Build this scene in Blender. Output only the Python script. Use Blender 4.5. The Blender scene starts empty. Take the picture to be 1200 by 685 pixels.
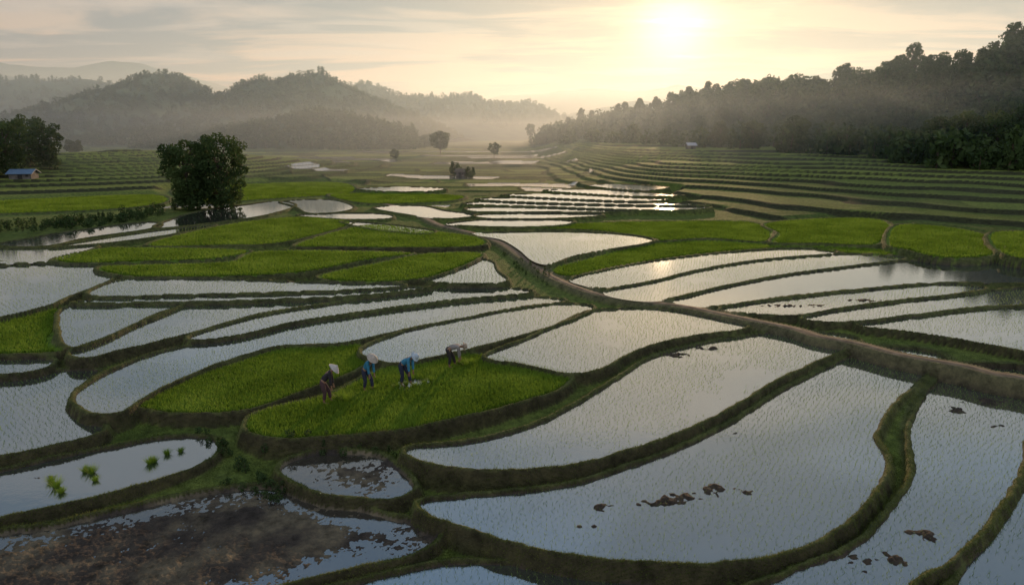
import bpy, math, random
import numpy as np
from mathutils import Vector
rng=np.random.default_rng(7); random.seed(7)
sc=bpy.context.scene
sc.view_settings.view_transform='Standard'; sc.view_settings.look='None'; sc.view_settings.exposure=0
COL=sc.collection
# ---------------- camera (drone 10 m above the middle terrace)
CH=10.0; PITCH=math.atan((342.5-155)/800)
cam=bpy.data.cameras.new("camera"); cam.lens=24; cam.sensor_width=36; cam.clip_end=20000; cam.clip_start=0.1
camo=bpy.data.objects.new("camera",cam); COL.objects.link(camo)
camo.location=(0,0,CH); camo.rotation_euler=(math.pi/2-PITCH,0,0); sc.camera=camo
sp,cp=math.sin(PITCH),math.cos(PITCH)
def ray(u,v):
    a=(np.asarray(u,float)-600)/800; b=(342.5-np.asarray(v,float))/800
    return a, cp+b*sp, -sp+b*cp
def G(u,v,z=0.0):            # survey point -> metres on the level z
    x,y,zz=ray(u,v); t=(z-CH)/zz
    return x*t,y*t
def D(u,v,dist):             # survey bearing at a known distance -> world point
    x,y,z=ray(u,v); t=dist/y
    return x*t,y*t,CH+z*t
def ss(t):
    t=np.clip(t,0,1); return t*t*(3-2*t)
def vn(x,y,seed=0):
    x=np.asarray(x,float);y=np.asarray(y,float)
    xi=np.floor(x);yi=np.floor(y);fx=x-xi;fy=y-yi
    fx=fx*fx*(3-2*fx);fy=fy*fy*(3-2*fy)
    def h(a,b):
        s=np.sin(a*127.1+b*311.7+seed*74.7)*43758.5453
        return s-np.floor(s)
    return (h(xi,yi)*(1-fx)+h(xi+1,yi)*fx)*(1-fy)+(h(xi,yi+1)*(1-fx)+h(xi+1,yi+1)*fx)*fy
def fbm(x,y,seed=0,o=3):
    r=0;a=.5
    for k in range(o):
        r=r+a*vn(x*2**k,y*2**k,seed+k); a*=.5
    return r/(1-.5**o)
# ---------------- mesh helpers
def mk(name,V,F,mats=(),smooth=False,midx=None):
    V=np.asarray(V,np.float32);F=np.asarray(F,np.int32)
    m=bpy.data.meshes.new(name); n,k=F.shape
    m.vertices.add(len(V)); m.vertices.foreach_set('co',V.ravel())
    m.loops.add(n*k); m.loops.foreach_set('vertex_index',F.ravel())
    m.polygons.add(n); m.polygons.foreach_set('loop_start',np.arange(0,n*k,k,dtype=np.int32))
    for a in mats: m.materials.append(a)
    if midx is not None: m.polygons.foreach_set('material_index',np.asarray(midx,np.int32))
    m.update(calc_edges=True)
    m.polygons.foreach_set('use_smooth',np.full(n,smooth,bool))
    return m
def ob(name,mesh,label=None,cat=None,kind=None,group=None,parent=None,loc=None):
    o=bpy.data.objects.new(name,mesh); COL.objects.link(o)
    if label:o["label"]=label
    if cat:o["category"]=cat
    if kind:o["kind"]=kind
    if group:o["group"]=group
    if parent:o.parent=parent
    if loc is not None:o.location=loc
    return o
def tube(P,R,sides=7):
    P=np.asarray(P,float);V=[];F=[]
    for i,p in enumerate(P):
        d=P[min(i+1,len(P)-1)]-P[max(i-1,0)]; d/=np.linalg.norm(d)+1e-9
        a=np.cross(d,[0.3,1,0.1]); a/=np.linalg.norm(a)+1e-9; b=np.cross(d,a)
        for k in range(sides):
            t=2*math.pi*k/sides; V.append(p+R[i]*(a*math.cos(t)+b*math.sin(t)))
    for i in range(len(P)-1):
        for k in range(sides):
            F.append((i*sides+k,i*sides+(k+1)%sides,(i+1)*sides+(k+1)%sides,(i+1)*sides+k))
    return np.array(V),np.array(F)
def cat_parts(parts):
    Vs=[];Fs=[];o=0
    for V,F in parts:
        Vs.append(V);Fs.append(np.asarray(F)+o);o+=len(V)
    return np.concatenate(Vs),np.concatenate(Fs)
# ---------------- materials
def newmat(name):
    m=bpy.data.materials.new(name); m.use_nodes=True; nt=m.node_tree; nt.nodes.clear()
    out=nt.nodes.new('ShaderNodeOutputMaterial'); return m,nt,out
def noise(nt,scale,detail=4,coord='pos'):
    n=nt.nodes.new('ShaderNodeTexNoise'); n.inputs['Scale'].default_value=scale; n.inputs['Detail'].default_value=detail
    if coord=='pos':
        g=nt.nodes.new('ShaderNodeNewGeometry'); nt.links.new(g.outputs['Position'],n.inputs['Vector'])
    else:
        g=nt.nodes.new('ShaderNodeTexCoord'); nt.links.new(g.outputs['Object'],n.inputs['Vector'])
    return n
def ramp(nt,src,stops):
    r=nt.nodes.new('ShaderNodeValToRGB'); e=r.color_ramp.elements
    e[0].position,e[0].color=stops[0][0],(*stops[0][1],1)
    e[1].position,e[1].color=stops[-1][0],(*stops[-1][1],1)
    for p,c in stops[1:-1]:
        q=e.new(p); q.color=(*c,1)
    nt.links.new(src,r.inputs[0]); return r
def simple(name,stops,scale=3,rough=.8,bump=0.0,coord='pos',metal=0,trans=0.0):
    m,nt,out=newmat(name); n=noise(nt,scale,5,coord); r=ramp(nt,n.outputs[0],stops)
    b=nt.nodes.new('ShaderNodeBsdfPrincipled'); nt.links.new(r.outputs[0],b.inputs['Base Color'])
    b.inputs['Roughness'].default_value=rough; b.inputs['Metallic'].default_value=metal
    if bump:
        bp=nt.nodes.new('ShaderNodeBump'); bp.inputs['Strength'].default_value=bump
        nt.links.new(n.outputs[0],bp.inputs['Height']); nt.links.new(bp.outputs[0],b.inputs['Normal'])
    if trans:
        b.inputs['Specular IOR Level'].default_value=.2
        t=nt.nodes.new('ShaderNodeBsdfTranslucent'); nt.links.new(r.outputs[0],t.inputs[0])
        mx=nt.nodes.new('ShaderNodeMixShader'); mx.inputs[0].default_value=trans
        nt.links.new(b.outputs[0],mx.inputs[1]); nt.links.new(t.outputs[0],mx.inputs[2]); nt.links.new(mx.outputs[0],out.inputs[0])
    else: nt.links.new(b.outputs[0],out.inputs[0])
    return m
M_crop=simple('rice_leaf',[(.3,(.14,.23,.02)),(.5,(.20,.31,.03)),(.72,(.28,.40,.05))],.35,.6,trans=.45)
M_seed=simple('seedling_leaf',[(.3,(.16,.25,.05)),(.7,(.28,.38,.10))],1.,.6,trans=.5)
M_grass=simple('bund_grass',[(.3,(.06,.09,.016)),(.5,(.105,.135,.025)),(.72,(.20,.21,.055))],.9,.7,trans=.4)
M_leaf=simple('tree_foliage',[(.3,(.035,.065,.020)),(.55,(.065,.105,.03)),(.75,(.11,.15,.045))],.25,.7,trans=.38)
M_bark=simple('bark',[(.3,(.05,.035,.025)),(.7,(.12,.09,.06))],6,.9,.4)
M_dirt=simple('track_dirt',[(.3,(.12,.08,.045)),(.5,(.18,.125,.07)),(.7,(.25,.18,.11))],2.2,.9,.4)
# water
def water_mat(name,minfac,murk,rough=.06,bs=.05):
    m,nt,out=newmat(name)
    d=nt.nodes.new('ShaderNodeBsdfDiffuse'); n=noise(nt,.6,5); r=ramp(nt,n.outputs[0],[(.3,tuple(c*.6 for c in murk)),(.7,murk)])
    nt.links.new(r.outputs[0],d.inputs[0])
    g=nt.nodes.new('ShaderNodeBsdfGlossy'); g.inputs['Roughness'].default_value=rough; g.inputs['Color'].default_value=(.90,.96,1,1)
    w=noise(nt,5.0,3); bp=nt.nodes.new('ShaderNodeBump'); bp.inputs['Strength'].default_value=bs; bp.inputs['Distance'].default_value=.05
    nt.links.new(w.outputs[0],bp.inputs['Height']); nt.links.new(bp.outputs[0],g.inputs['Normal'])
    f=nt.nodes.new('ShaderNodeFresnel'); f.inputs[0].default_value=1.33
    ma=nt.nodes.new('ShaderNodeMath'); ma.operation='MULTIPLY_ADD'; ma.inputs[1].default_value=1-minfac; ma.inputs[2].default_value=minfac
    nt.links.new(f.outputs[0],ma.inputs[0])
    mx=nt.nodes.new('ShaderNodeMixShader'); nt.links.new(ma.outputs[0],mx.inputs[0]); nt.links.new(d.outputs[0],mx.inputs[1]); nt.links.new(g.outputs[0],mx.inputs[2])
    nt.links.new(mx.outputs[0],out.inputs[0]); return m
M_water=water_mat('paddy_water',.42,(.05,.055,.048),.03,.04)
M_waterd=water_mat('muddy_water',.24,(.06,.05,.04),.05,.05)
# ground
M_ground,nt,out=newmat('terrace_ground')
at=nt.nodes.new('ShaderNodeAttribute'); at.attribute_name='Col'
at2=nt.nodes.new('ShaderNodeAttribute'); at2.attribute_name='wet'
n1=noise(nt,2.6,10); n1.inputs['Roughness'].default_value=.65; r1=ramp(nt,n1.outputs[0],[(.3,(.42,.42,.40)),(.5,(1.,1.,1.)),(.7,(1.6,1.55,1.4))])
mm=nt.nodes.new('ShaderNodeMix'); mm.data_type='RGBA'; mm.blend_type='MULTIPLY'; mm.inputs[0].default_value=1
nt.links.new(at.outputs['Color'],mm.inputs[6]); nt.links.new(r1.outputs[0],mm.inputs[7])
b=nt.nodes.new('ShaderNodeBsdfPrincipled'); b.inputs['Specular IOR Level'].default_value=.15; b.inputs['Roughness'].default_value=.9
nt.links.new(mm.outputs[2],b.inputs['Base Color'])
n2=noise(nt,9,9); bp=nt.nodes.new('ShaderNodeBump'); bp.inputs['Strength'].default_value=.9; bp.inputs['Distance'].default_value=.1
nt.links.new(n2.outputs[0],bp.inputs['Height']); nt.links.new(bp.outputs[0],b.inputs['Normal'])
gl=nt.nodes.new('ShaderNodeBsdfGlossy'); gl.inputs['Roughness'].default_value=.12
mx=nt.nodes.new('ShaderNodeMixShader'); mw=nt.nodes.new('ShaderNodeMath'); mw.operation='MULTIPLY'; mw.inputs[1].default_value=.6
nt.links.new(at2.outputs['Fac'],mw.inputs[0]); nt.links.new(mw.outputs[0],mx.inputs[0]); nt.links.new(b.outputs[0],mx.inputs[1]); nt.links.new(gl.outputs[0],mx.inputs[2]); nt.links.new(mx.outputs[0],out.inputs[0])
# ---------------- fields
# (type, level, outline)   w flooded+seedlings, p plain water, g green crop, m mud
FIELDS=[
 ('p',.6,[(527,263),(560,258),(610,257),(668,259),(655,264),(600,266)]),
 ('p',.65,[(560,252),(620,249),(690,249),(700,253),(640,256),(575,256)]),
 ('p',.75,[(548,244),(590,243),(650,244),(740,247),(700,248.5),(610,248),(560,248)]),
 ('p',.85,[(545,239),(590,236),(660,239),(760,241),(830,243),(800,246),(740,245.5),(640,242)]),
 ('p',.95,[(560,233),(620,232),(680,235),(780,238),(830,240),(780,240.5),(680,238.5),(600,236)]),
 ('p',1.05,[(590,228.5),(650,227.5),(720,231),(780,234),(740,235.5),(660,232.5)]),
 ('p',1.15,[(640,223),(700,222),(760,226),(800,229),(750,230),(690,227)]),
 ('p',1.3,[(690,217),(730,216),(780,219),(760,223),(720,221)]),
 ('p',.9,[(420,221),(470,219),(520,221),(500,224),(450,224)]),
 ('w',.5,[(556,274),(610,272),(680,272),(740,276),(763,283),(720,291),(670,300),(645,309),(628,305),(612,292),(590,280)]),
 ('p',.5,[(183,267),(225,250),(290,240),(325,236),(343,242),(300,254),(240,262)]),
 ('p',.52,[(332,236),(385,234),(412,242),(400,248),(365,250),(348,242)]),
 ('p',.5,[(352,252),(400,250),(450,251),(455,256),(410,257),(370,255)]),
 ('p',.5,[(0,287),(40,279),(80,272),(165,261),(186,263),(170,269),(100,279),(50,289)]),
 ('w',.45,[(-60,293),(45,292),(110,288),(88,298),(50,307),(-60,309)]),
 ('w',.5,[(62,290),(120,280),(190,270),(250,264),(215,272),(150,282),(100,287)]),
 ('p',.55,[(402,260),(450,263),(505,270),(495,274),(440,269)]),
 ('p',.55,[(440,243),(490,241),(520,247),(560,252),(520,256),(470,250)]),
 ('w',.4,[(482,326),(512,314),(545,305),(572,306),(580,318),(590,330),(540,332)]),
 ('g',.35,[(645,316),(700,300),(740,290),(770,285),(830,282),(910,287),(1000,290),(1058,295),(1040,299),(980,295),(930,290),(870,293),(790,301),(730,312),(672,323)]),
 ('g',.5,[(585,267),(650,263),(740,260),(850,259),(888,262),(904,272),(895,283),(830,279),(778,282),(765,279),(700,270),(640,268)]),
 ('g',.6,[(896,262),(960,256),(1020,256),(1044,264),(1032,284),(1010,287),(960,285),(905,284),(912,273)]),
 ('g',.75,[(1050,264),(1110,266),(1155,275),(1172,292),(1150,301),(1100,301),(1062,292),(1040,286)]),
 ('g',.95,[(1163,272),(1270,278),(1270,304),(1183,300)]),
 ('g',.6,[(385,228),(440,226),(540,229),(520,236),(430,238)]),
 ('g',.5,[(205,222),(300,215),(400,214),(410,226),(330,232),(240,236)]),
 ('g',.5,[(-40,238),(60,232),(180,228),(190,238),(110,246),(-40,250)]),
 # big green block, plots
 ('g',.52,[(172,287),(250,266),(330,255),(380,256),(412,262),(330,284),(260,287)]),
 ('g',.52,[(345,287),(428,264),(500,270),(560,278),(562,288),(480,290),(400,289)]),
 ('g',.5,[(62,304),(120,291),(165,290),(290,293),(250,303),(160,306),(100,308)]),
 ('g',.5,[(120,312),(262,307),(310,294),(480,296),(430,304),(350,319),(240,324),(150,323)]),
 ('g',.5,[(372,324),(452,306),(500,297),(558,296),(560,303),(500,325),(430,330)]),
 # right flooded fields above the track
 ('w',.34,[(675,326),(740,311),(820,300),(900,293),(960,292),(975,297),(900,303),(820,315),(760,329),(712,337),(688,334)]),
 ('w',.31,[(712,343),(770,331),(840,314),(920,303),(1010,298),(1058,303),(980,313),(900,324),(840,336),(795,347),(755,352)]),
 ('p',.27,[(792,352),(850,338),(930,323),(1010,312),(1100,305),(1270,306),(1270,331),(1100,331),(1010,338),(920,347),(850,357),(815,358)]),
 ('w',.23,[(850,362),(930,351),(1010,342),(1100,334),(1150,337),(1130,343),(1050,351),(980,361),(930,369),(880,367)]),
 ('w',.18,[(945,373),(1020,360),(1100,350),(1170,341),(1270,338),(1270,356),(1160,358),(1070,368),(990,377)]),
 ('w',.12,[(1010,381),(1100,370),(1180,362),(1270,361),(1270,422),(1200,411),(1120,397),(1060,388)]),
 # left & centre
 ('w',.35,[(-60,313),(40,310),(110,313),(134,322),(112,335),(80,347),(40,362),(-60,378)]),
 ('w',.40,[(110,346),(145,328),(230,327),(340,331),(470,334),(420,339),(330,342),(220,345)]),
 ('w',.34,[(92,355),(150,350),(220,348),(330,347),(440,340),(500,337),(420,346),(330,350),(250,353)]),
 ('w',.24,[(77,362),(130,357),(205,356),(200,362),(150,382),(112,400),(88,407),(76,392)]),
 ('w',.18,[(88,413),(140,392),(215,360),(300,354),(400,345),(440,345),(390,354),(300,368),(230,388),(150,408),(105,419)]),
 ('w',.16,[(225,396),(300,373),(400,356),(470,347),(540,337),(590,338),(620,343),(540,350),(450,361),(350,376),(270,394)]),
 ('w',.04,[(92,466),(108,450),(165,422),(230,404),(330,385),(440,369),(540,356),(610,349),(660,353),(600,363),(520,376),(450,391),(395,402),(330,405),(270,420),(205,446),(160,469),(135,484),(105,480)]),
 ('w',.08,[(428,409),(480,389),(560,372),(640,358),(692,360),(660,377),(600,395),(530,413),(470,425),(440,420)]),
 ('w',.08,[(572,418),(620,399),(670,376),(700,365),(770,363),(830,373),(872,384),(810,393),(750,407),(700,432),(665,437),(615,427)]),
 ('g',.15,[(-60,382),(0,378),(50,358),(72,362),(70,380),(60,400),(66,412),(-60,412)]),
 ('w',-.05,[(-60,424),(45,422),(56,428),(30,436),(-60,440)]),
 ('w',-.25,[(-60,452),(0,446),(60,437),(112,436),(92,452),(74,472),(80,490),(118,503),(70,520),(0,534),(-60,545)]),
 ('g',-.06,[(158,474),(205,452),(270,428),(345,406),(405,402),(434,413),(418,432),(360,455),(290,479),(215,483)]),
 ('g',-.02,[(290,493),(312,480),(390,461),(440,436),(490,421),(560,415),(620,428),(666,439),(650,457),(590,475),(500,497),(420,508),(340,513),(300,508)]),
 ('p',-.02,[(462,450),(475,445),(492,444),(508,443),(504,448),(490,451),(474,454)]),
 # front right flooded terraces
 ('w',-.10,[(480,528),(560,519),(630,500),(680,474),(720,450),(768,421),(830,403),(890,394),(945,389),(1004,400),(962,419),(908,444),(864,469),(818,494),(752,520),(682,540),(600,550),(525,545)]),
 ('w',-.32,[(495,592),(600,581),(680,568),(745,549),(805,525),(865,495),(905,469),(960,439),(1010,416),(1062,410),(1106,422),(1072,446),(1036,480),(1020,510),(1031,540),(1019,572),(986,607),(933,639),(850,656),(740,655),(640,642),(560,620)]),
 ('w',-.48,[(1104,447),(1122,435),(1170,433),(1280,446),(1280,490),(1203,505),(1191,545),(1156,602),(1110,650),(1062,680),(1010,722),(860,760),(880,700),(950,668),(1010,642),(1050,600),(1075,560),(1070,515),(1081,478)]),
 ('w',-.68,[(1290,540),(1208,553),(1183,600),(1146,658),(1106,718),(1080,790),(1290,790)]),
 # front left
 ('p',-.50,[(-60,566),(0,555),(70,539),(135,526),(190,516),(247,517),(243,538),(188,560),(107,582),(0,605),(-60,616)]),
 ('m',-.42,[(334,548),(365,534),(420,532),(452,541),(482,568),(458,582),(400,579),(360,568)]),
 ('m',-.62,[(-60,650),(60,620),(150,599),(240,580),(320,572),(380,589),(450,607),(508,626),(473,650),(400,666),(300,692),(200,740),(-60,790)]),
 ('w',-.72,[(330,720),(420,688),(520,665),(620,669),(740,688),(840,688),(860,720),(800,800),(330,800)]),
]
def catmull(P,sub=5,closed=True):
    P=np.asarray(P,float);n=len(P);out=[]
    for i in (range(n) if closed else range(n-1)):
        if closed:p0,p1,p2,p3=P[i-1],P[i],P[(i+1)%n],P[(i+2)%n]
        else:p0,p1,p2,p3=P[max(i-1,0)],P[i],P[i+1],P[min(i+2,n-1)]
        for k in range(sub):
            t=k/sub
            out.append(.5*((2*p1)+(-p0+p2)*t+(2*p0-5*p1+4*p2-p3)*t*t+(-p0+3*p1-3*p2+p3)*t**3))
    if not closed: out.append(P[-1])
    return np.array(out)
def seg_dist(px,py,A,B):
    d=np.full(len(px),1e9,np.float64)
    for i in range(len(A)):
        ax,ay=A[i];bx,by=B[i]; vx,vy=bx-ax,by-ay; L=vx*vx+vy*vy+1e-12
        t=np.clip(((px-ax)*vx+(py-ay)*vy)/L,0,1)
        d=np.minimum(d,(px-ax-t*vx)**2+(py-ay-t*vy)**2)
    return np.sqrt(d)
def inside(px,py,P):
    r=np.zeros(len(px),bool);n=len(P)
    for i in range(n):
        ax,ay=P[i];bx,by=P[(i+1)%n]
        c=((ay>py)!=(by>py))
        with np.errstate(divide='ignore',invalid='ignore'):
            r^=c&(px<(bx-ax)*(py-ay)/(by-ay+1e-15)+ax)
    return r
def offset(P,e):
    t=np.roll(P,-1,0)-np.roll(P,1,0); t/=np.linalg.norm(t,axis=1)[:,None]+1e-9
    return P+np.stack([t[:,1],-t[:,0]],1)*np.asarray(e).reshape(-1,1)
polys=[]
for ty,z,pts in FIELDS:
    c=catmull(pts,5); x,y=G(c[:,0],c[:,1],z); P=np.stack([x,y],1)
    area=.5*np.sum(P[:,0]*np.roll(P[:,1],-1)-np.roll(P[:,0],-1)*P[:,1])
    if area<0:P=P[::-1]
    if ty in 'wpm' and abs(area)>3: P=offset(P,.11)
    polys.append((ty,z,P,abs(area)))
road_px=[(1330,468),(1260,457),(1200,442),(1165,437),(1130,428),(1060,416),(1000,401),(960,394),(930,385),(860,371),(800,359),(740,352),(700,345),(660,331),(630,315),(610,301),(592,289),(570,280),(540,272),(515,266),(498,258),(480,250),(450,240)]
ROADZ=.22
rc=catmull(road_px,6,False); rx,ry=G(rc[:,0],rc[:,1],ROADZ); RP=np.stack([rx,ry],1)
RZ=np.interp(RP[:,1],[0,50,75,200],[.10,.32,.5,.6])
# ---------------- terrain
us=np.linspace(-250,1450,1240)
vs=np.concatenate([np.arange(800,300,-1.15),np.arange(300,176,-.45),np.arange(176,157,-.3)])
UU,VV=np.meshgrid(us,vs); X,Y=G(UU,VV,0.0)
Xl=X[-1]*4;Yl=Y[-1]*4
X=np.vstack([X,Xl[None]]);Y=np.vstack([Y,Yl[None]])
nr,nc=X.shape; X=X.ravel();Y=Y.ravel()
DI=np.hypot(X,Y)
def base_level(x,y):
    return np.interp(y,[8,15,20,24,30,45,70,110,400,2000],[-.9,-.8,-.62,-.4,-.16,.03,.3,.5,1.2,2])
def slope_part(x,y):
    w=20*(fbm(x/34,y/34,3)-.5)*2+6*np.sin(x/14+y/40)+4*(fbm(x/9,y/9,13)-.5)*2
    q=y+1.15*x+w
    s=np.clip((q-104)*.034,0,4.6)*ss((x-6)/25)
    s=s+5*np.exp(-(((x+88)/34)**2+((y-165)/45)**2))*(.8+.4*fbm(x/25,y/25,14))
    s=s+np.clip((y-105)*.008,0,1.5)+1.0*(fbm(x/60,y/60,9)-.5)*ss((y-95)/60)
    return s
DZ=.42
def step_part(x,y):
    s=slope_part(x,y); k=s/DZ; fl=np.floor(k); f=k-fl
    on=ss((s-.05)/.3)
    z=DZ*(fl+ss((f-.82)/.16)) 
    return z*on, fl, f, on
def ground_h(x,y):
    z,_,_,_=step_part(x,y); return base_level(x,y)+z
base=base_level(X,Y)
st,fl,f,on=step_part(X,Y); H=base+st
jit=.06
PX=X+jit*(vn(X*1.1,Y*1.1,5)*2-1)+.03*(vn(X*4,Y*4,6)*2-1); PY=Y+jit*(vn(X*1.1,Y*1.1,15)*2-1)+.03*(vn(X*4,Y*4,16)*2-1)
Hout=np.full(len(X),-50.); Hin=np.full(len(X),-50.); Tin=np.zeros(len(X),int); dmin=np.full(len(X),1e3)
TY={'w':1,'p':1,'g':2,'m':3}
pud=np.zeros(len(X),bool)
for fi,(ty,z,P,ar) in enumerate(polys):
    mg=3.5
    x0,y0=P.min(0)-mg;x1,y1=P.max(0)+mg
    idx=np.nonzero((X>x0)&(X<x1)&(Y>y0)&(Y<y1))[0]
    px,py=PX[idx],PY[idx]
    d=seg_dist(px,py,P,np.roll(P,-1,0)); ins=inside(px,py,P); sd=np.where(ins,-d,d)
    if ar<3 and ty=='p':
        k=idx[ins]; Hin[k]=z-.08*ss(d[ins]/.15); Tin[k]=1; pud[k]=True; continue
    hh=.19 if ty!='g' else .14
    dist=DI[idx]; w=.10+.003*dist
    val=z-.08+hh*ss((sd+.10)/.19)-np.maximum(0,sd-w)*2.4
    o=~ins
    Hout[idx[o]]=np.maximum(Hout[idx[o]],val[o])
    better=ins&(val>Hin[idx])
    Hin[idx[better]]=val[better]; Tin[idx[better]]=TY[ty]
    dmin[idx]=np.minimum(dmin[idx],np.abs(sd))
isin=Hin>-40
bl=ss((dmin-1.2)/2.0)
Hg=np.where(Hout>-40,np.maximum(Hout,base-.05+st*bl),H)
buried=isin&(Hout>Hin+.02)&(~pud)
Hi=np.where(buried,Hout,Hin)
isf=isin&~(buried&(Hout>Hin+.06))
H=np.where(isin,Hi,Hg)
fade=np.clip(1-DI/160,0,1)
outm=~isf
H=H+np.where(outm,(.04*(fbm(X*1.5,Y*1.5,21)-.5)+.03*(vn(X*5,Y*5,22)-.5)+.025*(vn(X*13,Y*13,23)-.5))*fade,0)
mud=(Tin==3)&isf
# ploughed mud, sinking to thin water towards the edges
H=np.where(mud,H+.06+.06*ss((dmin-.3)/1.3)-.03+.11*(fbm(X*.5,Y*.7,31,4)-.5)+.03*(vn(X*5,Y*5,33)-.5)+.045*(vn(X*11,Y*11,34)-.5)+.03*(vn(X*23,Y*23,35)-.5),H)
for (u,v,z,rx_,ry_) in [(800,583,-.32,.9,.35),(835,572,-.32,.5,.35),(765,590,-.32,.5,.2),(872,577,-.32,.45,.3),(705,594,-.32,.6,.25),(690,615,-.32,.4,.2),
    (1150,470,-.48,1.2,.5),(1120,480,-.48,.5,.4),(1000,660,-.48,.8,.5),(1080,625,-.48,.5,.5),(1050,655,-.48,.6,.4),(1170,500,-.48,.5,.3),(790,416,-.10,.9,.5),(830,408,-.10,.8,.35),(1140,455,-.48,1.4,.3),
    (930,358,.23,2.5,.5),(1010,352,.23,1.6,.5),(860,500,-.10,.3,.2),(50,560,-.5,.5,.25)]:
    cx,cy=G(u,v,z); r2=((X-cx)/rx_)**2+((Y-cy)/ry_)**2
    idx=np.nonzero(r2<4)[0]
    bump=.15*np.exp(-r2[idx]*.9)*(fbm(X[idx]*4.5,Y[idx]*4.5,44,4)*2.3-.55)
    ok=isf[idx]; H[idx]=np.where(ok,H[idx]+np.maximum(bump,0),H[idx])
# track bed
x0,y0=RP.min(0)-4;x1,y1=RP.max(0)+4
idx=np.nonzero((X>x0)&(X<x1)&(Y>y0)&(Y<y1))[0]
dr=seg_dist(X[idx],Y[idx],RP[:-1],RP[1:]); k=ss((dr-.46)/.34)
rz=np.interp(Y[idx],[0,50,75,200],[.10,.32,.5,.6])
H[idx]=rz*(1-k)+H[idx]*k; rd=np.full(len(X),99.); rd[idx]=dr
# colours
def C(*c): return np.array(c)
def lerp(a,b,t): return a+(b-a)*t[:,None]
one=np.ones((len(X),1))
g1=C(.07,.11,.02);g2=C(.15,.18,.04);mudc=C(.06,.047,.034);earth=C(.10,.075,.048)
nn=fbm(X*.35,Y*.35,50);Cc=lerp(g1[None]*one,g2,nn)
wob=fbm(X/35,Y/35,61)
rowf=np.log(np.maximum(Y,20))*15+1.6*wob+X/160; row=np.floor(rowf); rf=rowf-row
colf=(X+.45*Y+20*fbm(X/30,Y/30,4))/np.maximum(14,Y*.16)+row*.37; colm=np.floor(colf); cf_=colf-colm
def hs(a,b):
    s=np.sin(a*91.7+b*37.3)*4371.3; return s-np.floor(s)
right=ss((X-8)/20); left=ss(-(X+45)/15)*ss((220-Y)/20)
st_side=np.maximum(right,left)>.5
hsh=np.where(st_side,.5*hs(fl,fl*0)+.5*hs(fl,np.floor((X-.5*Y+14*fbm(X/30,Y/30,4))/28+fl*.4)),hs(row,colm))
tread=lerp(C(.055,.09,.018)[None]*one,C(.19,.23,.045),np.clip(hsh*1.1*(.5+.9*fbm(X/12,Y/12,71)),0,1))
ton=ss((Y-np.where(X>18,50,75))/18)*(1-isf)*ss((dmin-1.0)/1.5)
Cc=Cc*(1-ton[:,None])+tread*ton[:,None]
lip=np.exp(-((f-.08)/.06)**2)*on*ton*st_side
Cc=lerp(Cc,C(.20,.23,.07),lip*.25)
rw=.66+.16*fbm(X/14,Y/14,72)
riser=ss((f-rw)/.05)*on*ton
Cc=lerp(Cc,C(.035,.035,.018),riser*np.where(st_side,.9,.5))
ln=np.maximum(ss((rf-.82)/.06),ss((cf_-.95)/.02))*ton*(~st_side)*ss((600-Y)/200)
Cc=lerp(Cc,C(.04,.05,.018),ln*.8); H=H+ln*.15*ss((300-Y)/100)
wet=((~st_side)&(hsh>.82)&(ln<.05)&(Y<330)&(ton>.9)&(X>-70)).astype(float)
Cc=lerp(Cc,C(.09,.08,.06),wet)
bn=ss((.35+.004*DI-dmin)/.2)*(~isf)*(DI<150)
Cc=lerp(Cc,lerp(C(.045,.052,.02)[None]*one,C(.115,.12,.042),fbm(X*.9,Y*.9,52)),bn*.85)
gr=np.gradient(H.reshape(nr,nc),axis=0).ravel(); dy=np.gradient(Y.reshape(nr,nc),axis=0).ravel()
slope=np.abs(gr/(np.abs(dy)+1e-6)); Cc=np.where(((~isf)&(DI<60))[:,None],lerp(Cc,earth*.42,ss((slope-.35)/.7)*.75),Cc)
Cc=np.where(((Tin==1)&isf)[:,None],mudc,Cc); Cc=np.where(((Tin==2)&isf)[:,None],lerp(C(.09,.16,.015)[None]*one,C(.14,.21,.025),nn),Cc)
mn=fbm(X*.8,Y*.8,60,5)
Cc=np.where(mud[:,None],lerp(C(.055,.045,.036)[None]*one,C(.14,.115,.075),ss((mn-.35)/.3)),Cc)
wet=np.where(mud,0,wet)
Cc=np.where((rd<.9)[:,None],lerp(Cc,C(.13,.12,.06),ss((.85-rd)/.3)),Cc)
ii=np.arange(nr*nc).reshape(nr,nc)
F=np.stack([ii[:-1,:-1],ii[:-1,1:],ii[1:,1:],ii[1:,:-1]],-1).reshape(-1,4)
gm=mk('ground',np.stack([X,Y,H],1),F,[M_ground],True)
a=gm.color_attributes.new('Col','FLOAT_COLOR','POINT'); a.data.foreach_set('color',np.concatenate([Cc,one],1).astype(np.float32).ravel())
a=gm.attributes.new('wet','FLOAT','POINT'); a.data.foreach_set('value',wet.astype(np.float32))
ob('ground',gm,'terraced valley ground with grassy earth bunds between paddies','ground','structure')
# track strip
d=np.gradient(RP,axis=0); d/=np.linalg.norm(d,axis=1)[:,None]; nrm=np.stack([-d[:,1],d[:,0]],1)
Vr=[];K=7
for i in range(len(RP)):
    for k in range(K):
        t=(k/(K-1)-.5)*2; wv=.33+.2*(float(vn(i*.7,k,3))-.5)
        p=RP[i]+nrm[i]*t*wv
        Vr.append((p[0],p[1],RZ[i]+.03-.03*math.exp(-((abs(t)-.6)/.2)**2)-(.04 if abs(t)>.95 else 0)))
Fr=[(i*K+k,i*K+k+1,(i+1)*K+k+1,(i+1)*K+k) for i in range(len(RP)-1) for k in range(K-1)]
ob('dirt_track',mk('dirt_track',Vr,Fr,[M_dirt],True),'narrow brown dirt track winding between paddies','path','structure')
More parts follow.
